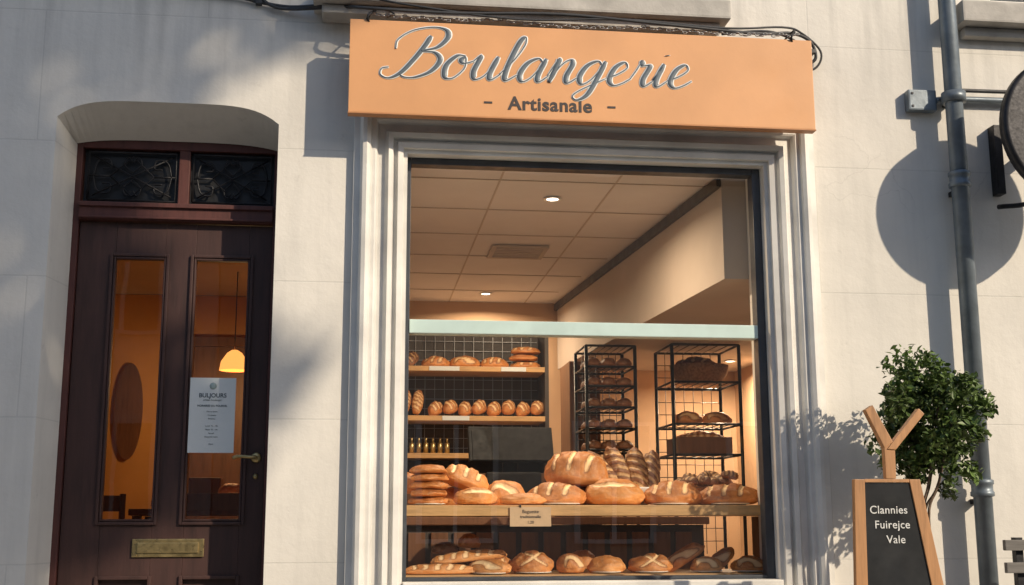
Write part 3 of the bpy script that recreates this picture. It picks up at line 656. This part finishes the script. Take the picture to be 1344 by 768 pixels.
many('shelf_loaves',[(.15,.08,.075,'slash',(.23,1.86,z+.03),1.2,-.5),(.15,.08,.075,'slash',(.32,1.86,z+.03),1.2,-.5)],'bread3',U)
many('shelf_loaves_b',[(.17,.11,.085,'slash',(.465,1.85,z)),(.18,.12,.09,'single',(.64,1.85,z)),(.17,.11,.085,'slash',(.82,1.85,z)),(.19,.12,.055,'slash',(1.01,1.85,z)),(.18,.12,.05,'none',(1.0,1.85,z+.048)),(.18,.12,.055,'slash',(1.01,1.85,z+.09))],'bread2',U)
z=2.036
many('shelf_loaves_c',[(.18,.07,.06,'slash',(.21+.075*i,1.84,z+.075),1.35,-.95) for i in range(3)],'bread2',U)
many('shelf_loaves_d',[(.13,.085,.09,'slash',(.47+.088*i,1.86,z+.02+.01*(i%2)),1.1+.1*(i%3),-.35) for i in range(8)],'bread2',U)
bm=bmesh.new()
for i in range(9):
    c=.20+.042*i
    for a,b_,r in ((1.816,1.88,.015),(1.88,1.91,.007)): addtube(bm,[Vector((c,1.84,a)),Vector((c,1.84,b_))],r,10)
finish(bm,'bottles',M['brass'],U,True)
# ------------------------------------------------------------------ counter and till
K=group('shop_counter')
boxes('top',[(.12,1.9,1.05,1.5,1.40,1.44)],M['brownwood'],K,.004)
boxes('front',[(.14,1.88,1.1,1.12,G+.02,1.398)],M['panel'],K,0)
boxes('front_slats',[(.16+.12*i,.25+.12*i,1.085,1.098,G+.1,1.36) for i in range(14)],M['brownwood'],K,.003)
TI=group('cash_register')
bm=bmesh.new(); addbox(bm,-.235,.235,-.02,.02,-.10,.10,.008); finish(bm,'screen',M['dark'],TI,False,(.84,1.22,1.83),(math.radians(-18),0,math.radians(4)))
bm=bmesh.new(); addbox(bm,-.215,.215,-.003,.003,-.085,.085,.001); finish(bm,'display_bezel',M['dark'],TI,False,(.84,1.197,1.826),(math.radians(-18),0,math.radians(4)))
boxes('stand',[(.80,.88,1.24,1.28,1.50,1.78)],M['dark'],TI,.004)
boxes('drawer',[(.66,1.04,1.12,1.42,1.441,1.56)],M['dark'],TI,.006)
boxes('keypad_housing',[(.70,1.0,1.14,1.23,1.561,1.68)],M['dark'],TI,.012)
boxes('printer',[(1.10,1.22,1.2,1.36,1.441,1.62)],M['dark'],TI,.01)
# ------------------------------------------------------------------ racks
def rack(name,x0,x1,y0,y1,top,levels,wires=True):
    g=group(name); r=.012
    bm=bmesh.new()
    for x in (x0,x1):
        for y in (y0,y1): addtube(bm,[Vector((x,y,G+.02)),Vector((x,y,top))],r,8)
    for z in [top]+levels:
        for a,b_ in (((x0,y0),(x1,y0)),((x0,y1),(x1,y1)),((x0,y0),(x0,y1)),((x1,y0),(x1,y1))):
            addtube(bm,[Vector((*a,z)),Vector((*b_,z))],.008,6)
        n=7
        for i in range(1,n):
            x=x0+(x1-x0)*i/n; addtube(bm,[Vector((x,y0,z)),Vector((x,y1,z))],.003,4)
    if wires:
        for i in range(1,7):
            x=x0+(x1-x0)*i/7; addtube(bm,[Vector((x,y1,1.2)),Vector((x,y1,top))],.0025,4)
        for i in range(1,16):
            z=1.2+(top-1.2)*i/16; addtube(bm,[Vector((x0,y1,z)),Vector((x1,y1,z))],.0025,4)
    finish(bm,'frame',M['black'],g,True); return g
lv=[1.55,1.72,1.88,2.02,2.16,2.30,2.43]
g=rack('bread_rack',1.50,1.83,2.45,2.85,2.57,lv)
for k,z in enumerate(lv): many('tray_goods',[(.10,.09,.07,'none',(1.56+.105*i,2.52+.1*(j),z+.01)) for i in range(3) for j in range(3)],'bread3',g)
g=rack('bread_rack',2.07,2.53,2.4,2.85,2.58,[1.62,1.85,2.05,2.33])
lathe('round_basket',[(.001,2.34),(.14,2.345),(.19,2.40),(.20,2.46),(.185,2.46),(.001,2.44)],M['wicker'],g,32,(2.31,2.6,0))
many('loaves',[(.28,.2,.10,'slash',(2.29,2.6,2.44))],'bread3',g)
many('loaves_b',[(.2,.13,.10,'single',(2.2+.2*i,2.52,z)) for i in range(2) for z in (2.06,1.63,)],'bread2',g)
boxes('crate',[(2.12,2.48,2.45,2.46,1.86,1.97),(2.12,2.48,2.78,2.79,1.86,1.97),(2.12,2.13,2.461,2.779,1.86,1.97),(2.47,2.48,2.461,2.779,1.86,1.97)],M['brownwood'],g)
many('loaves_c',[(.3,.1,.10,'slash',(2.3,2.52+.1*i,1.93)) for i in range(3)],'bread2',g)
CB=group('tall_cabinet')
boxes('carcass',[(1.50,1.72,3.1,3.5,G+.02,2.55)],M['brownwood'],CB,.004)
boxes('door_panels',[(1.52,1.70,3.085,3.098,1.4,1.92),(1.52,1.70,3.085,3.098,1.98,2.5)],M['brownwood'],CB,.006)
# ------------------------------------------------------------------ hall contents
PL=group('pendant_lamp')
lathe('shade',[(.10,2.44),(.09,2.50),(.05,2.56),(.02,2.58),(.02,2.575),(.045,2.55),(.083,2.49),(.094,2.44)],M['shade'],PL,28,(-.84,3.0,0))
tube('cord',[(-.84,3,2.58),(-.84,3,3.128)],.004,M['cable'],PL,6,0)
ld=bpy.data.lights.new('bulb','POINT'); ld.energy=24; ld.color=(1,.62,.28); ld.shadow_soft_size=.04
lo=bpy.data.objects.new('bulb',ld); COL.objects.link(lo); lo.location=(-.84,3,2.41); lo.parent=PL
WM=group('wall_mirror')
bm=bmesh.new(); bmesh.ops.create_circle(bm,cap_ends=True,segments=40,radius=1)
for v in bm.verts: v.co=Vector((v.co.x*.10,0,v.co.y*.36))
r=bmesh.ops.extrude_face_region(bm,geom=bm.faces[:]); bmesh.ops.translate(bm,vec=(0,-.03,0),verts=[e for e in r['geom'] if isinstance(e,bmesh.types.BMVert)])
bmesh.ops.recalc_face_normals(bm,faces=bm.faces); finish(bm,'oval_frame',M['brownwood'],WM,False,(-1.69,3.945,2.24))
boxes('hall_doorway',[(-1.30,-1.23,3.88,3.948,G+.02,2.80),(-.80,-.73,3.88,3.948,G+.02,2.80),(-1.229,-.801,3.88,3.948,2.73,2.80),(-1.229,-.801,3.92,3.949,G+.02,2.729)],M['brownwood'],B,0)
def chair(x,y,rz):
    g=group('wooden_chair',None,(x,y,G+.02)); g.rotation_euler=(0,0,rz)
    boxes('legs',[(a,a+.03,b_,b_+.03,0,.75) for a in (-.2,.17) for b_ in (-.2,.17)],M['brownwood'],g)
    boxes('seat',[(-.21,.21,-.21,.21,.752,.78)],M['brownwood'],g,.006)
    boxes('stretchers',[(-.169,.169,-.19,-.18,.3,.33),(-.169,.169,.18,.19,.3,.33)],M['brownwood'],g)
    boxes('backrest',[(-.2,-.17,.17,.2,.782,1.26),(.17,.2,.17,.2,.782,1.26),(-.169,.169,.175,.195,1.16,1.25),(-.169,.169,.175,.195,1.0,1.05)],M['brownwood'],g)
HT=group('hall_table')
boxes('top',[(-1.35,-.35,2.2,2.75,1.46,1.50)],M['brownwood'],HT,.005)
boxes('legs',[(-1.33,-1.28,2.22,2.27,G+.02,1.458),(-.42,-.37,2.22,2.27,G+.02,1.458),(-1.33,-1.28,2.68,2.73,G+.02,1.458),(-.42,-.37,2.68,2.73,G+.02,1.458)],M['brownwood'],HT)
many('bread_on_table',[(.2,.12,.1,'slash',(-1.15,2.4,1.505)),(.2,.12,.1,'slash',(-.9,2.45,1.505)),(.18,.12,.1,'single',(-.62,2.4,1.505)),(.16,.1,.1,'none',(-.78,2.5,1.58))],'bread2',HT)
boxes('boxes_on_table',[(-1.05,-.85,2.55,2.72,1.502,1.70),(-.8,-.62,2.5,2.7,1.502,1.64),(-.55,-.42,2.5,2.68,1.502,1.84),(-.53,-.44,2.52,2.66,1.842,1.92)],M['brownwood'],HT,.01)
boxes('pale_boxes',[(-.84,-.70,2.3,2.42,1.502,1.58),(-.6,-.5,2.28,2.4,1.502,1.60)],M['kraft'],HT,.01)
chair(-1.42,1.6,.4); chair(-.72,1.5,2.9)
# ------------------------------------------------------------------ opposite side of the street
def house(x0,x1,h,mat):
    g=group('townhouse'); y0,y1=-19,-11.6
    nb=max(2,int((x1-x0)/2.2)); wdt=(x1-x0)/nb
    boxes('walls',[(x0,x1,y0,y1,G-.1,h)],mat,g,0)
    wl=[];fr=[]
    for s in range(int((h-1)//2.9)):
        for i in range(nb):
            c=x0+wdt*(i+.5); z0=G+.9+s*2.9
            wl.append((c-.5,c+.5,y1-.1,y1+.01,z0,z0+1.6))
            fr+=[(c-.58,c-.5,y1+.001,y1+.06,z0-.06,z0+1.66),(c+.5,c+.58,y1+.001,y1+.06,z0-.06,z0+1.66),(c-.499,c+.499,y1+.001,y1+.06,z0+1.6,z0+1.66),(c-.499,c+.499,y1+.001,y1+.09,z0-.06,z0),(c-.03,c+.03,y1+.011,y1+.04,z0+.001,z0+1.599)]
    boxes('windows',wl,M['winout'],g,0); boxes('window_frames',fr,M['trim'],g,0)
    bm=bmesh.new(); ym=(y0+y1)/2
    v=[bm.verts.new(p) for p in ((x0,y1+.3,h+.003),(x1,y1+.3,h+.003),(x1,ym,h+1.6),(x0,ym,h+1.6),(x0,y0-.3,h+.003),(x1,y0-.3,h+.003))]
    bm.faces.new((v[0],v[1],v[2],v[3])); bm.faces.new((v[3],v[2],v[5],v[4])); bm.faces.new((v[0],v[3],v[4])); bm.faces.new((v[1],v[5],v[2])); bm.faces.new((v[0],v[4],v[5],v[1]))
    finish(bm,'roof',M['roof'],g)
house(-22,-10,6.6,M['render2']); house(-9.98,-2,7.2,M['stucco']); house(-1.98,7,6.4,M['render2']); house(7.02,18,6.0,M['stucco']); house(18.02,30,6.6,M['render2'])
def added_shade_tree(x,y,crowns,per,seed):
    random.seed(seed); g=group('added_shade_tree')
    cx,cy,cz,r,_=crowns[0]
    bm=bmesh.new(); tr=catmull([(x,y,G-.05),(x+.05,y,2.5),(x+(cx-x)*.3,y+(cy-y)*.3,cz-r*1.1),(cx,cy,cz),(cx+.1,cy,cz+r*.7)],6)
    addtube(bm,tr,[.17*(1-.85*i/len(tr)) for i in range(len(tr))],12)
    cl=[]
    for cx,cy,cz,r,ncl in crowns:
        for i in range(ncl):
            d=Vector((random.gauss(0,1),random.gauss(0,1),random.gauss(0,1))).normalized()*random.uniform(.35,1)
            c=Vector((cx+d.x*r,cy+d.y*r,cz+d.z*r*.95)); cl.append((c,random.uniform(.28,.46)))
            s=tr[int(len(tr)*random.uniform(.45,.85))]
            pts=catmull([s,(s+c)/2+Vector((0,0,-.12)),c],4); addtube(bm,pts,[.04*(1-.8*k/len(pts)) for k in range(len(pts))],6)
    finish(bm,'trunk_and_limbs',M['bark'],g,True)
    leafmesh('foliage',cl,95,.22,M['leaf2'],g,1.0)
added_shade_tree(8.0,-9.5,[(7.40,-9.5,10.95,1.55,56),(8.05,-9.5,8.9,.75,18),(6.5,-9.5,9.2,.8,12)],85,3)  # out-of-view tree added, crowns shaped to cast dappled shade on the left wall
# ------------------------------------------------------------------ light
w=bpy.data.worlds.new("World"); scene.world=w; w.use_nodes=True
nt=w.node_tree; bg=nt.nodes['Background']; sky=nt.nodes.new('ShaderNodeTexSky'); sky.sky_type='NISHITA'; sky.sun_disc=False
sd=Vector((1,-1,.75)).normalized()
sky.sun_elevation=math.asin(sd.z); sky.sun_rotation=math.radians(135)
nt.links.new(sky.outputs[0],bg.inputs[0]); bg.inputs[1].default_value=.15
sl=bpy.data.lights.new('sun','SUN'); sl.energy=4.5; sl.angle=math.radians(.6); sl.color=(1,.84,.63)
so=bpy.data.objects.new('sun',sl); COL.objects.link(so); so.rotation_euler=(-sd).to_track_quat('-Z','Y').to_euler(); so.location=(10,-10,12)
# ------------------------------------------------------------------ camera
yw,pt,rl=math.radians(7.208),math.radians(10.722),math.radians(-.154)
F=Vector((math.sin(yw)*math.cos(pt),math.cos(yw)*math.cos(pt),math.sin(pt))); Rr=Vector((math.cos(yw),-math.sin(yw),0)); Uu=Rr.cross(F)
R2=Rr*math.cos(rl)+Uu*math.sin(rl); U2=-Rr*math.sin(rl)+Uu*math.cos(rl)
cam=bpy.data.cameras.new('camera'); co=bpy.data.objects.new('camera',cam); COL.objects.link(co)
co.matrix_world=Matrix((( R2.x,U2.x,-F.x,0),(R2.y,U2.y,-F.y,-5.5),(R2.z,U2.z,-F.z,1.4),(0,0,0,1)))
cam.sensor_width=36; cam.lens=36*1609.7/1344; cam.clip_end=2000; cam.clip_start=.05
scene.camera=co
scene.view_settings.view_transform='Standard'; scene.view_settings.look='None'; scene.view_settings.exposure=0
